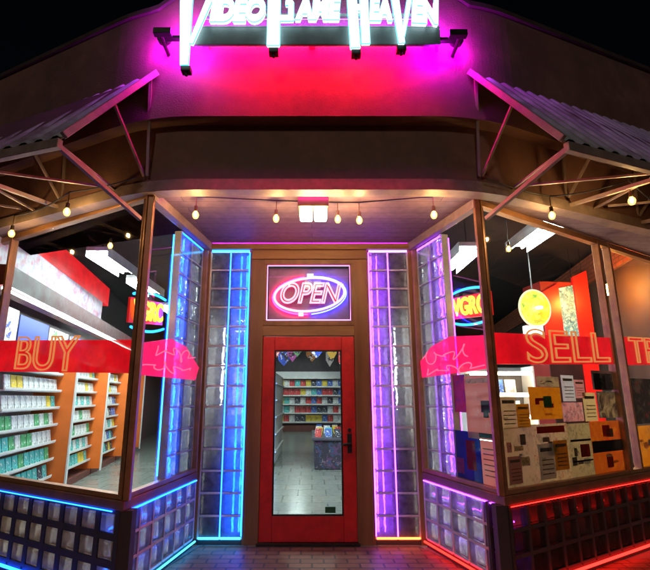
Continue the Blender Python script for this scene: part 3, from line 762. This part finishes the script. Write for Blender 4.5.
# ------------------------------------------------------------------ posters on the right windows
ink = dict(k=(.03, .025, .03), r=(.5, .03, .03), b=(.03, .08, .5), g=(.12, .32, .12), y=(.75, .42, .05), o=(.62, .24, .06), p=(.55, .1, .4), w=(.8, .76, .7), n=(.3, .22, .16), c=(.72, .58, .36), s=(.85, .5, .45))
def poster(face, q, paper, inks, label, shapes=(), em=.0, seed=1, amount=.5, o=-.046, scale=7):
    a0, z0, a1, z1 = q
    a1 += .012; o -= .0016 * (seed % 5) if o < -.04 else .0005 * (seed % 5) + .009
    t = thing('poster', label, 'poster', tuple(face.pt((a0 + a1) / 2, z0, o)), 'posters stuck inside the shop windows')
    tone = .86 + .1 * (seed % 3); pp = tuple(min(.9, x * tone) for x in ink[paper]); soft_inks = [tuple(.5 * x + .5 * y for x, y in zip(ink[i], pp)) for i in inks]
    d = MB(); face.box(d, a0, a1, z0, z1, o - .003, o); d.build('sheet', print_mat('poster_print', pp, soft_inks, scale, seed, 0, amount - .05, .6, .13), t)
    rnd = random.Random(seed * 17); extra = []
    if amount < .6 and a1 - a0 > .25 and paper in 'cyo':
        for k in range(5):
            u = rnd.uniform(.04, .66); v = rnd.uniform(.05, .72)
            extra.append((u, v, u + rnd.uniform(.10, .30), v + rnd.uniform(.04, .18), rnd.choice('nncwsc' if paper == 'c' else 'nrcy'), 'printed_panel'))
    for (u0, v0, u1, v1, c, nm) in extra + list(shapes):
        d = MB(); w, hh = a1 - a0, z1 - z0
        lift = .001 + .0012 * (extra + list(shapes)).index((u0, v0, u1, v1, c, nm))
        face.box(d, a0 + u0 * w, a0 + u1 * w, z0 + v0 * hh, z0 + v1 * hh, o + lift, o + lift + .001)
        d.build(nm, print_mat('poster_patch', ink[c], [tuple(x * .6 + .02 for x in ink[c])], 22, seed + 9, 0, .56, .6), t)
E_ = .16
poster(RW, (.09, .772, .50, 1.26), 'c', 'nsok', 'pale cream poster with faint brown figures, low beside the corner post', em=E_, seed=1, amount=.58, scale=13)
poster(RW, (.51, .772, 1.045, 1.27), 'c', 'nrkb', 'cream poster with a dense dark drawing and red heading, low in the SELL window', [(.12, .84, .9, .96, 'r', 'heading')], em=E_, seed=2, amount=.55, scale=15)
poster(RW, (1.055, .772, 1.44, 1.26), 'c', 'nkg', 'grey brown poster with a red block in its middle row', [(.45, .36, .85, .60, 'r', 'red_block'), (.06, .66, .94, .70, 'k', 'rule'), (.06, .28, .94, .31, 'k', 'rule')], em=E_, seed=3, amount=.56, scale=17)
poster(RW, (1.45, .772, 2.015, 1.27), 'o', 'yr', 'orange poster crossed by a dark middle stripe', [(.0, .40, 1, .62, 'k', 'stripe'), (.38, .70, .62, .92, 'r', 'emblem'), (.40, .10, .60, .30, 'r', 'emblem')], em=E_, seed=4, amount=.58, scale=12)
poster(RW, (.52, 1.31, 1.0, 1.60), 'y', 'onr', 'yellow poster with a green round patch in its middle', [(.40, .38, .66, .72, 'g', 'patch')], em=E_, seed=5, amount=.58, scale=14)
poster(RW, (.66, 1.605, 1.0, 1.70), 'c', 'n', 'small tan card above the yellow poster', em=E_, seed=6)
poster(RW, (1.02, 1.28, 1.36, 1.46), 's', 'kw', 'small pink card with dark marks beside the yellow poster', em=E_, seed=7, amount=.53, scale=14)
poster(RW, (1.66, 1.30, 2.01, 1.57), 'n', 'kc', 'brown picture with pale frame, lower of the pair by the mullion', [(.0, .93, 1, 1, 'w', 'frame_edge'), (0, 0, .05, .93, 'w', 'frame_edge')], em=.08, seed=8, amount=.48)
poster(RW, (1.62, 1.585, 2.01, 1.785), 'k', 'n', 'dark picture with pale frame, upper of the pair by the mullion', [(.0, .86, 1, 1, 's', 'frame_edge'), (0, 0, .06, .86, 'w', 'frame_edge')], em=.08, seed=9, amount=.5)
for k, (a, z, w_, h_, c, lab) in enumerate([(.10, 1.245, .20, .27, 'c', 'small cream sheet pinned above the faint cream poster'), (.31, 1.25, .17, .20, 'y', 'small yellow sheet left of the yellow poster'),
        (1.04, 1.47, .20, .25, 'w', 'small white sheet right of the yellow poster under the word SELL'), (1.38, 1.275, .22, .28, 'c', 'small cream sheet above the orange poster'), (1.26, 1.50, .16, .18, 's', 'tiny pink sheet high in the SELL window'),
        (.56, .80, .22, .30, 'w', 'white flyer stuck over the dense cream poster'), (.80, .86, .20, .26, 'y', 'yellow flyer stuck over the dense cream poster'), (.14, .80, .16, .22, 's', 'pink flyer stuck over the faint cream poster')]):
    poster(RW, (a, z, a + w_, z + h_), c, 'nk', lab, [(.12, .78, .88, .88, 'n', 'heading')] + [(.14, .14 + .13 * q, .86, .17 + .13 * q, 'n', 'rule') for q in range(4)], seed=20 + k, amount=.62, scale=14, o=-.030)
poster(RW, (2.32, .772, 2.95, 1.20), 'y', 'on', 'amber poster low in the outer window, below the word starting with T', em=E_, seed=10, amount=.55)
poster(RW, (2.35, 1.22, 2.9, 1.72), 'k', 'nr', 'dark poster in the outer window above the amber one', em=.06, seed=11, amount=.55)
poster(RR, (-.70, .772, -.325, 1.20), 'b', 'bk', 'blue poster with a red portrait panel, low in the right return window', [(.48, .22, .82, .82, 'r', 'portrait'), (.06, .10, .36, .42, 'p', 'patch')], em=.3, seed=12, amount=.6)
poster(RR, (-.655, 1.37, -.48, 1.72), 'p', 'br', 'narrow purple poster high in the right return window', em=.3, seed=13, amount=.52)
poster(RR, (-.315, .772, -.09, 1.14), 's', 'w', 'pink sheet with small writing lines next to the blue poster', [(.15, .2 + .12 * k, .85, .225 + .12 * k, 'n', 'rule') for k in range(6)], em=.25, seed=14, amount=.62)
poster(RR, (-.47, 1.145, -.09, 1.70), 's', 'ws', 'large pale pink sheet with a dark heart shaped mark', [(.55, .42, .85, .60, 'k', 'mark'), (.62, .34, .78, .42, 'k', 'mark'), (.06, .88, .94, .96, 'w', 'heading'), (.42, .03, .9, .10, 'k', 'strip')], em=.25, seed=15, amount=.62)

# ------------------------------------------------------------------ left shop interior: shelving, banner, posters, lights
bay_names = ['the bay nearest the street window', 'the second bay from the street', 'the third bay from the street', 'the farthest bay beside the return window']
shelf_names = ['lowest', 'second', 'third', 'fourth', 'fifth', 'sixth', 'top']
CASE = {}
cols = {'white': (.80, .82, .80), 'green': (.08, .42, .16), 'teal': (.07, .50, .48), 'dark': (.03, .035, .06), 'yellow': (.75, .55, .05), 'blue': (.05, .14, .5), 'red': (.55, .04, .04)}
case_mesh = {}
def case_proto(c):
    m = print_mat('case_cover_' + c, cols[c], [sc(cols[c], .55), (.75, .76, .74) if c != 'white' else (.45, .5, .5)], 16, len(c), 0, .56)
    me = bpy.data.meshes.new('game_case')
    b = MB().box(-.075, .075, -.008, .008, 0, .185)
    me.from_pydata([tuple(v) for v in b.v], [], b.f); me.materials.append(m); case_mesh[c] = me
for c in cols: case_proto(c)
def case(loc, rz, c, label, tilt=-.16):
    o = bpy.data.objects.new('game_case', case_mesh[c]); C.objects.link(o)
    o.location = loc; o.rotation_euler = (tilt, 0, rz)
    return tag(o, label, 'game case', 'game cases on the shelves')
rz_ls = math.atan2(LS.r.y, LS.r.x)
for k in range(4):
    a0 = -.05 + k * 1.93; a1 = a0 + 1.93
    t = thing('shelving_bay', 'white shelf bay with orange end panel, ' + bay_names[k].replace('the ', '', 1), 'shelving', tuple(LS.pt((a0 + a1) / 2, .006, -.25)), 'shelving along the left shop wall')
    d = MB(); LS.box(d, a0 + .05, a1 - .06, .12, 2.12, -.50, -.48); d.build('back_panel', M['white'], t)
    d = MB(); LS.box(d, a1 - .058, a1 - .012, .12, 2.16, -.50, .13); d.build('end_panel', M['orange'], t)
    d = MB(); LS.box(d, a1 - .065, a1 - .005, .08, 2.18, .132, .155); d.build('upright', M['white'], t)
    d = MB(); LS.box(d, a0, a1 - .072, .007, .118, -.50, -.03); d.build('kickboard', M['kick'], t)
    d = MB(); LS.box(d, a0, a1 - .072, 2.122, 2.16, -.50, .0); d.build('canopy', M['white'], t)
    n = (10, 10, 9, 5)[k]; step = 1.70 / n
    for j in range(7):
        z = .30 + j * .262; dep = -.10 - .0 * j
        d = MB(); LS.box(d, a0 + .02, a1 - .074, z - .02, z, -.47, dep + .04); LS.box(d, a0 + .02, a1 - .074, z - .005, z + .025, dep + .042, dep + .048); d.build('shelf', M['white'], t)
        for i in range(n):
            if j >= 4: c = random.choice(['white'] * 6 + ['teal', 'yellow'])
            elif j >= 2: c = random.choice(['white'] * 4 + ['green', 'teal', 'green'])
            elif j == 1: c = random.choice(['teal', 'green', 'white', 'teal'])
            else: c = random.choice(['teal', 'dark', 'teal', 'yellow'])
            if k == 3 or (k == 2 and j < 5): c = random.choice(['dark', 'white', 'blue', 'teal', 'yellow', 'white'])
            p = LS.pt(a0 + .10 + step * (i + .5), z + .003, dep - .01)
            case(p, rz_ls, c, f'{c} game case on the {shelf_names[j]} shelf of {bay_names[k]}')
t = thing('wall_banner', 'long red over white lit banner above the left wall shelving', 'banner', tuple(LS.pt(1.5, 3.0, .02)))
d = MB(); LS.box(d, -.9, 3.6, 3.42, 3.80, -.1, .03); d.build('red_panel', M['bannerred'], t)
d = MB(); LS.box(d, -.9, 3.2, 2.96, 3.418, -.1, .028); d.build('white_panel', M['bannerwhite'], t)
d = MB(); LS.tube(d, [(-.9, 2.685), (5.6, 2.685)], .014, .17, 8); d.build('fill_tube', emis('shelf_fill_tube', (.92, 1, 1), 45), t)  # tube added to brighten the shelves below
d = MB(); LS.box(d, -.9, 5.6, 2.72, 2.955, -.1, .22); d.build('lower_panel', surf('dark_red_board', (.06, .006, .008), .5), t)
d = MB(); LS.box(d, -.9, 5.6, 2.956, 2.975, .03, .05); d.build('rule', M['white'], t)
t = tag(MB().build('x', M['white']), 'x', 'x') if False else None
for a0, a1, z0, z1, p_, i_, lab in ((-.3, .35, 2.22, 2.66, 'w', 'cb', 'white poster with pale print leaning above the nearest shelving bay'),
                                 (.40, 1.35, 2.22, 2.62, 'b', 'b', 'plain bright blue poster above the nearest shelving bay'),
                                 (1.40, 2.2, 2.22, 2.60, 'w', 'gb', 'white and green poster above the second shelving bay'),
                                 (2.3, 3.3, 2.22, 2.6, 'b', 'kw', 'blue poster with dark figures above the second shelving bay'),
                                 (3.4, 4.6, 2.22, 2.6, 'n', 'kr', 'dark brown poster above the third shelving bay')):
    d = MB(); LS.box(d, a0, a1, z0, z1, -.20, -.19); tag(d.build('wall_poster', print_mat('wall_print', ink[p_], [ink[i] for i in i_], 5, a0 + 3, 0, .55)), lab, 'poster', 'posters above the shelving')
def make_fluor(loc, label):
    t = thing('fluorescent_light', label, 'fluorescent light', loc, 'fluorescent lights in the shop'); p = Vector(loc)
    MB().box(p.x - .16, p.x + .16, p.y - .55, p.y + .55, p.z + .035, p.z + .10).build('housing', M['fixture'], t, .008)
    for dx in (-.162, .162): MB().box(p.x + dx - .003, p.x + dx + .003, p.y - .55, p.y + .55, p.z - .055, p.z + .10).build('added_side_flap', M['fixture'], t)  # flaps added to keep the tube light off the banner
    for dx in (-.08, .08): MB().tube([p + Vector((dx, -.53, .015)), p + Vector((dx, .53, .015))], .016, 8).build('tube', M['tube'], t)
    MB().tube([p + Vector((0, -.4, .1)), p + Vector((0, -.4, 4.215 - p.z))], .006, 6).build('hanger', M['dark_metal'], t)
    return t
f0 = make_fluor((-3.18, 6.6, 3.60), 'bright fluorescent light nearest the red and white banner')
for loc, lab in (((-3.22, 8.1, 3.60), 'second bright fluorescent light behind the one nearest the banner'), ((-3.4, 10.4, 3.60), 'far fluorescent light over the third shelving bay'),
                 ((2.27, 6.4, 3.60), 'bright fluorescent light behind the right return window'),
                 ((-1.2, 7.2, 3.6), 'unseen fluorescent light added over the aisle just inside the left pillar'), ((1.0, 8.2, 3.6), 'unseen fluorescent light added over the aisle just inside the right pillar'),  # aisle lights out of view, added to brighten the shop
                 ((-.6, 18.5, 3.6), 'unseen fluorescent light added closest to the back shelves'), ((3.15, 5.75, 3.75), 'fluorescent light added high behind the SELL window posters'), ((-2.2, 13.2, 3.6), 'fluorescent light far down the left wall')):  # back shelf and SELL poster lights added as fill
    dup(f0, loc, lab)

# ------------------------------------------------------------------ seen through the door
t = thing('back_shelf', 'wide white shelves of game cases at the far end of the aisle', 'shelving', (-.4, 20.7, .006))
MB().box(-3.4, 2.6, 20.9, 20.95, .3, 2.75).build('back_panel', M['white'], t)
MB().box(-3.4, 2.6, 20.4, 20.89, .007, .28).build('kickboard', M['kick'], t)
for j in range(6):
    MB().box(-3.4, 2.6, 20.45, 20.89, .40 + j * .40, .43 + j * .40).build('shelf', M['white'], t)
    MB().box(-3.4, 2.6, 20.43, 20.449, .39 + j * .40, .45 + j * .40).build('shelf_edge', surf('pale_edge', (.8, .8, .76), .5), t)
for j in range(5):
    for i in range(13):
        c = random.choice(['white', 'yellow', 'teal', 'blue', 'red', 'white', 'dark'])
        case((-1.70 + i * .255, 20.62, .434 + j * .40), 0, c, f'{c} boxed game on the {shelf_names[j]} of the back shelves at the end of the aisle', -.06).scale = (1.6, 1.6, 1.6)
t = thing('display_bin', 'dark display bin of loose games beside the aisle behind the door', 'display bin', (.75, 10.6, .006))
MB().box(.05, 1.5, 9.7, 12.0, .007, .60).build('body', print_mat('bin_stickers', (.025, .025, .045), [(.10, .04, .12), (.03, .07, .16), (.25, .22, .2)], 5, 2, 0, .54), t, .02)
MB().box(.0, 1.55, 9.65, 12.05, .602, .66).build('rim', surf('dark_bin_rim', (.07, .07, .10), .4), t, .01)
for i in range(5):
    for j in range(4):
        c = ['red', 'white', 'blue', 'yellow', 'dark', 'teal', 'white'][(i * 2 + j * 3) % 7]
        case((.13 + i * .23 + .03 * (j % 2), 9.85 + j * .5, .665), .25 * ((i * 7 + j * 5) % 5 - 2), c, f'{c} game case standing in the dark bin beside the aisle', -.25 - .12 * ((i + j) % 3))
t = thing('display_cabinet', 'tall white cabinet with a blue lit edge beside the aisle', 'cabinet', (-1.4, 11, .006))
MB().box(-1.9, -.86, 10, 13, .007, 2.1).build('body', M['white'], t, .01)
MB().box(-.855, -.84, 10.02, 10.12, .1, 2.0).build('lit_edge', emis('pale_blue_edge', (.2, .45, 1), 1.6), t)
for j in range(5): MB().box(-.859, -.81, 10.14, 12.9, .3 + .38 * j, .33 + .38 * j).build('shelf', M['white'], t)
hp = [(-.75, 9.2, 2.75, 'r'), (-.35, 10.2, 2.85, 'g'), (.1, 9.4, 2.75, 'b'), (.5, 10.8, 2.8, 'y'), (-.55, 12.2, 2.9, 'p'), (.0, 12.8, 2.95, 'o'), (.55, 13.4, 2.85, 'w'), (.75, 9.8, 2.5, 'r'), (-.9, 13.8, 2.9, 'b')]
hn = dict(r='red', g='green', b='blue', y='yellow', p='purple', o='orange', w='white')
for i, (x, y, z, c) in enumerate(hp):
    z -= .30
    w = .12 + .03 * (i % 3)
    d = MB().add([(x - w, y, z + .35), (x + w, y, z + .35), (x + w, y, z + .1), (x, y, z - .1), (x - w, y, z + .1)] + [(x - w, y + .01, z + .35), (x + w, y + .01, z + .35), (x + w, y + .01, z + .1), (x, y + .01, z - .1), (x - w, y + .01, z + .1)],
                 [(4, 3, 2, 1, 0), (5, 6, 7, 8, 9)] + [(k, (k + 1) % 5, 5 + (k + 1) % 5, 5 + k) for k in range(5)])
    d.tube([(x, y + .005, z + .35), (x, y + .005, 4.215)], .004, 5)
    lab = f'{hn[c]} pennant hanging over the aisle' + (' close to the dark bin' if i == 7 else ' above the back of the shop' if i == 8 else '')
    tag(d.build('hanging_pennant', print_mat('pennant_print', ink[c], [ink['k'], ink['w']], 6, i, 0, .56)), lab, 'pennant', 'pennants hanging over the aisle')

# ------------------------------------------------------------------ right shop interior
kf = Face((4.22, 7.0), (1, .12))
t = thing('display_tower', 'tall glowing red display tower with a teal screen behind the SELL window', 'display tower', (4.25, 7.2, .006))
d = MB(); kf.box(d, -.40, .44, .007, 3.42, -.5, -.02); d.build('body', surf('dark_red_body', (.25, .015, .012), .4), t)
d = MB(); kf.quad(d, [(-.40, 2.45), (-.10, 2.40), (-.10, 3.38), (-.40, 3.22)], -.018, .02); d.build('side_panel', M['kioskred'], t)
d = MB(); kf.quad(d, [(-.095, 2.35), (.17, 2.35), (.17, 3.36), (-.095, 3.30)], -.018, .01); d.build('screen', M['teal'], t)
d = MB(); kf.quad(d, [(.175, .3), (.42, .3), (.44, 3.62), (.175, 3.50)], -.018, .03); d.build('column', M['kioskred'], t)
d = MB(); kf.box(d, -.40, .17, .3, 2.33, -.018, .0); d.build('lower_panel', surf('dark_panel', (.05, .02, .02), .4), t)
df = Face((3.44, 6.5), (1, .1))
t = thing('round_sign', 'round yellow lit sign with a pale ring beside the red tower', 'round sign', tuple(df.pt(0, 2.6)))
d = MB(); k = 32; d.add([df.pt(.235 * math.cos(2 * math.pi * i / k), 2.86 + .27 * math.sin(2 * math.pi * i / k), .02) for i in range(k)] + [df.pt(.235 * math.cos(2 * math.pi * i / k), 2.86 + .27 * math.sin(2 * math.pi * i / k), -.05) for i in range(k)],
                    [list(range(k)), list(range(k, 2 * k))[::-1]] + [[(i + 1) % k, i, k + i, k + (i + 1) % k] for i in range(k)]); d.build('face', M['disc'], t)
d = MB(); df.tube(d, [(.25 * math.cos(2 * math.pi * i / k), 2.86 + .285 * math.sin(2 * math.pi * i / k)) for i in range(k)], .016, .0, 8, True); d.build('ring', emis('pale_ring', (.9, .8, .5), .8), t)
d = MB(); df.tube(d, [(.03, 2.84), (.031, 2.87)], .05, .07, 12); d.build('lamp', emis('round_sign_lamp', (1, .75, .3), 12), t)
d = MB(); df.tube(d, [(0, 3.14), (0, 4.21)], .012, -.02, 8); d.build('hanger', M['dark_metal'], t)
d = MB(); df.box(d, -.20, .08, 2.42, 2.58, -.05, .03); tag(d.build('lit_box', backlit('white_box_glow', (.8, .78, .7), .9)), 'small white lit box hanging under the round yellow sign', 'light box')
def pend(x, y, z, label):
    t = thing('pendant_lamp', label, 'pendant lamp', (x, y, z)); p = Vector((x, y, z))
    MB().lathe(p, [(.015, .14), (.03, .12), (.045, .08), (.047, .075)], 20).build('lamp_shade', M['dark_metal'], t, smooth=True)
    MB().lathe(p, [(.02, -.095), (.065, -.075), (.092, -.02), (.08, .035), (.045, .074)], 16).build('bulb', M['pendant'], t, smooth=True)
    MB().tube([(x, y, z + .16), (x, y, 4.215)], .006, 6).build('cord', M['cable'], t)
pend(4.60, 6.5, 3.16, 'amber pendant lamp between the red tower and the right mullion')
for x, y, z, lab in ((4.75, 7.6, 3.2, 'small white spotlight right of the red tower'), (5.15, 7.0, 3.22, 'small white spotlight near the right inner wall'), (4.95, 7.6, 2.92, 'small low white spotlight under the pendant lamp')):
    t = thing('spotlight', lab, 'spotlight', (x, y, z), 'small white spotlights')
    MB().lathe((x, y, z), [(.02, .10), (.03, .08), (.04, .0)], 12).build('housing', M['dark_metal'], t)
    MB().lathe((x, y, z), [(.018, -.03), (.034, -.012), (.034, -.002)], 12).build('lens', M['spot'], t)
    MB().tube([(x, y, z + .1), (x, y, 4.215)], .006, 6).build('hanger', M['cable'], t)
t = thing('display_shelf', 'white display shelf with dark gaps behind the corner of the SELL window', 'shelving', (2.6, 6.4, .006))
MB().box(2.2, 3.15, 6.55, 6.6, .01, 1.95).build('back_panel', M['innerwall'], t)
for j in range(6): MB().box(2.2, 3.15, 6.2, 6.548, .35 + j * .30, .375 + j * .30).build('shelf', M['white'], t)
for j in range(5):
    MB().tube([(2.25, 6.19, .635 + j * .30), (4.2, 6.19, .635 + j * .30)] if j < 2 else [(2.25, 6.19, .635 + j * .30), (3.1, 6.19, .635 + j * .30)], .012, 8).build('fill_tube', emis('poster_fill_tube', (1, .80, .52), 42), t)  # tubes added to light the window posters from behind
for j in range(3): MB().box(3.19, 4.25, 6.2, 6.55, .35 + j * .30, .375 + j * .30).build('shelf', M['white'], t)  # low shelves added to carry the longer fill tubes
for x in (2.16, 3.152, 4.252): MB().box(x, x + .02, 6.2, 6.6, .01, 1.95 if x < 4 else 1.0).build('side_panel', M['white'], t)
for i, (x, j, c) in enumerate([(2.32, 4, 'white'), (2.5, 4, 'white'), (2.68, 4, 'blue'), (2.86, 4, 'white'), (2.32, 3, 'white'), (2.5, 3, 'teal'), (2.7, 3, 'white'), (2.9, 3, 'white')]):
    case((x, 6.3, .378 + j * .30), 0, c, f'{c} game case on the {"upper" if j == 4 else "lower"} row of the shelf behind the SELL window', -.1)

# ------------------------------------------------------------------ world, night light, camera
w = bpy.data.worlds.new('World'); bpy.context.scene.world = w; w.use_nodes = True
nt = w.node_tree; bg = nt.nodes['Background']
sky = nt.nodes.new('ShaderNodeTexSky'); sky.sky_type = 'NISHITA'; sky.sun_disc = False
sky.sun_elevation = R(24); sky.sun_rotation = R(170)
nt.links.new(sky.outputs[0], bg.inputs['Color']); bg.inputs['Strength'].default_value = .0003
sl = bpy.data.lights.new('night_fill', 'SUN'); sl.energy = .14; sl.angle = R(6); sl.color = (1, .86, .76)  # unseen frontal fill added to lift the dark shopfront
so = bpy.data.objects.new('night_fill', sl); C.objects.link(so); so.rotation_euler = (R(66), 0, R(-10)); so.location = (0, -4, 12)

cam = bpy.data.cameras.new('camera'); co = bpy.data.objects.new('camera', cam); C.objects.link(co)
co.location = (0, 0, 1.5); co.rotation_euler = (R(90 + 12.1), 0, 0)
cam.sensor_fit = 'HORIZONTAL'; cam.sensor_width = 36; cam.lens = 36 * 430 / 650
cam.shift_x = 13 / 650; cam.shift_y = 21 / 650
cam.clip_start = .05; cam.clip_end = 500
s = bpy.context.scene; s.camera = co
s.view_settings.view_transform = 'Standard'; s.view_settings.look = 'None'; s.view_settings.exposure = 1.0; s.view_settings.gamma = 1
s.view_settings.use_curve_mapping = False
s.render.engine = 'CYCLES'
cy = s.cycles
cy.use_denoising = True
try: cy.denoiser = 'OPENIMAGEDENOISE'
except Exception: pass
cy.max_bounces = 10; cy.diffuse_bounces = 3; cy.glossy_bounces = 3; cy.transmission_bounces = 8; cy.transparent_max_bounces = 16
cy.caustics_reflective = False; cy.caustics_refractive = False; cy.sample_clamp_indirect = 4; cy.sample_clamp_direct = 0
cy.use_light_tree = True
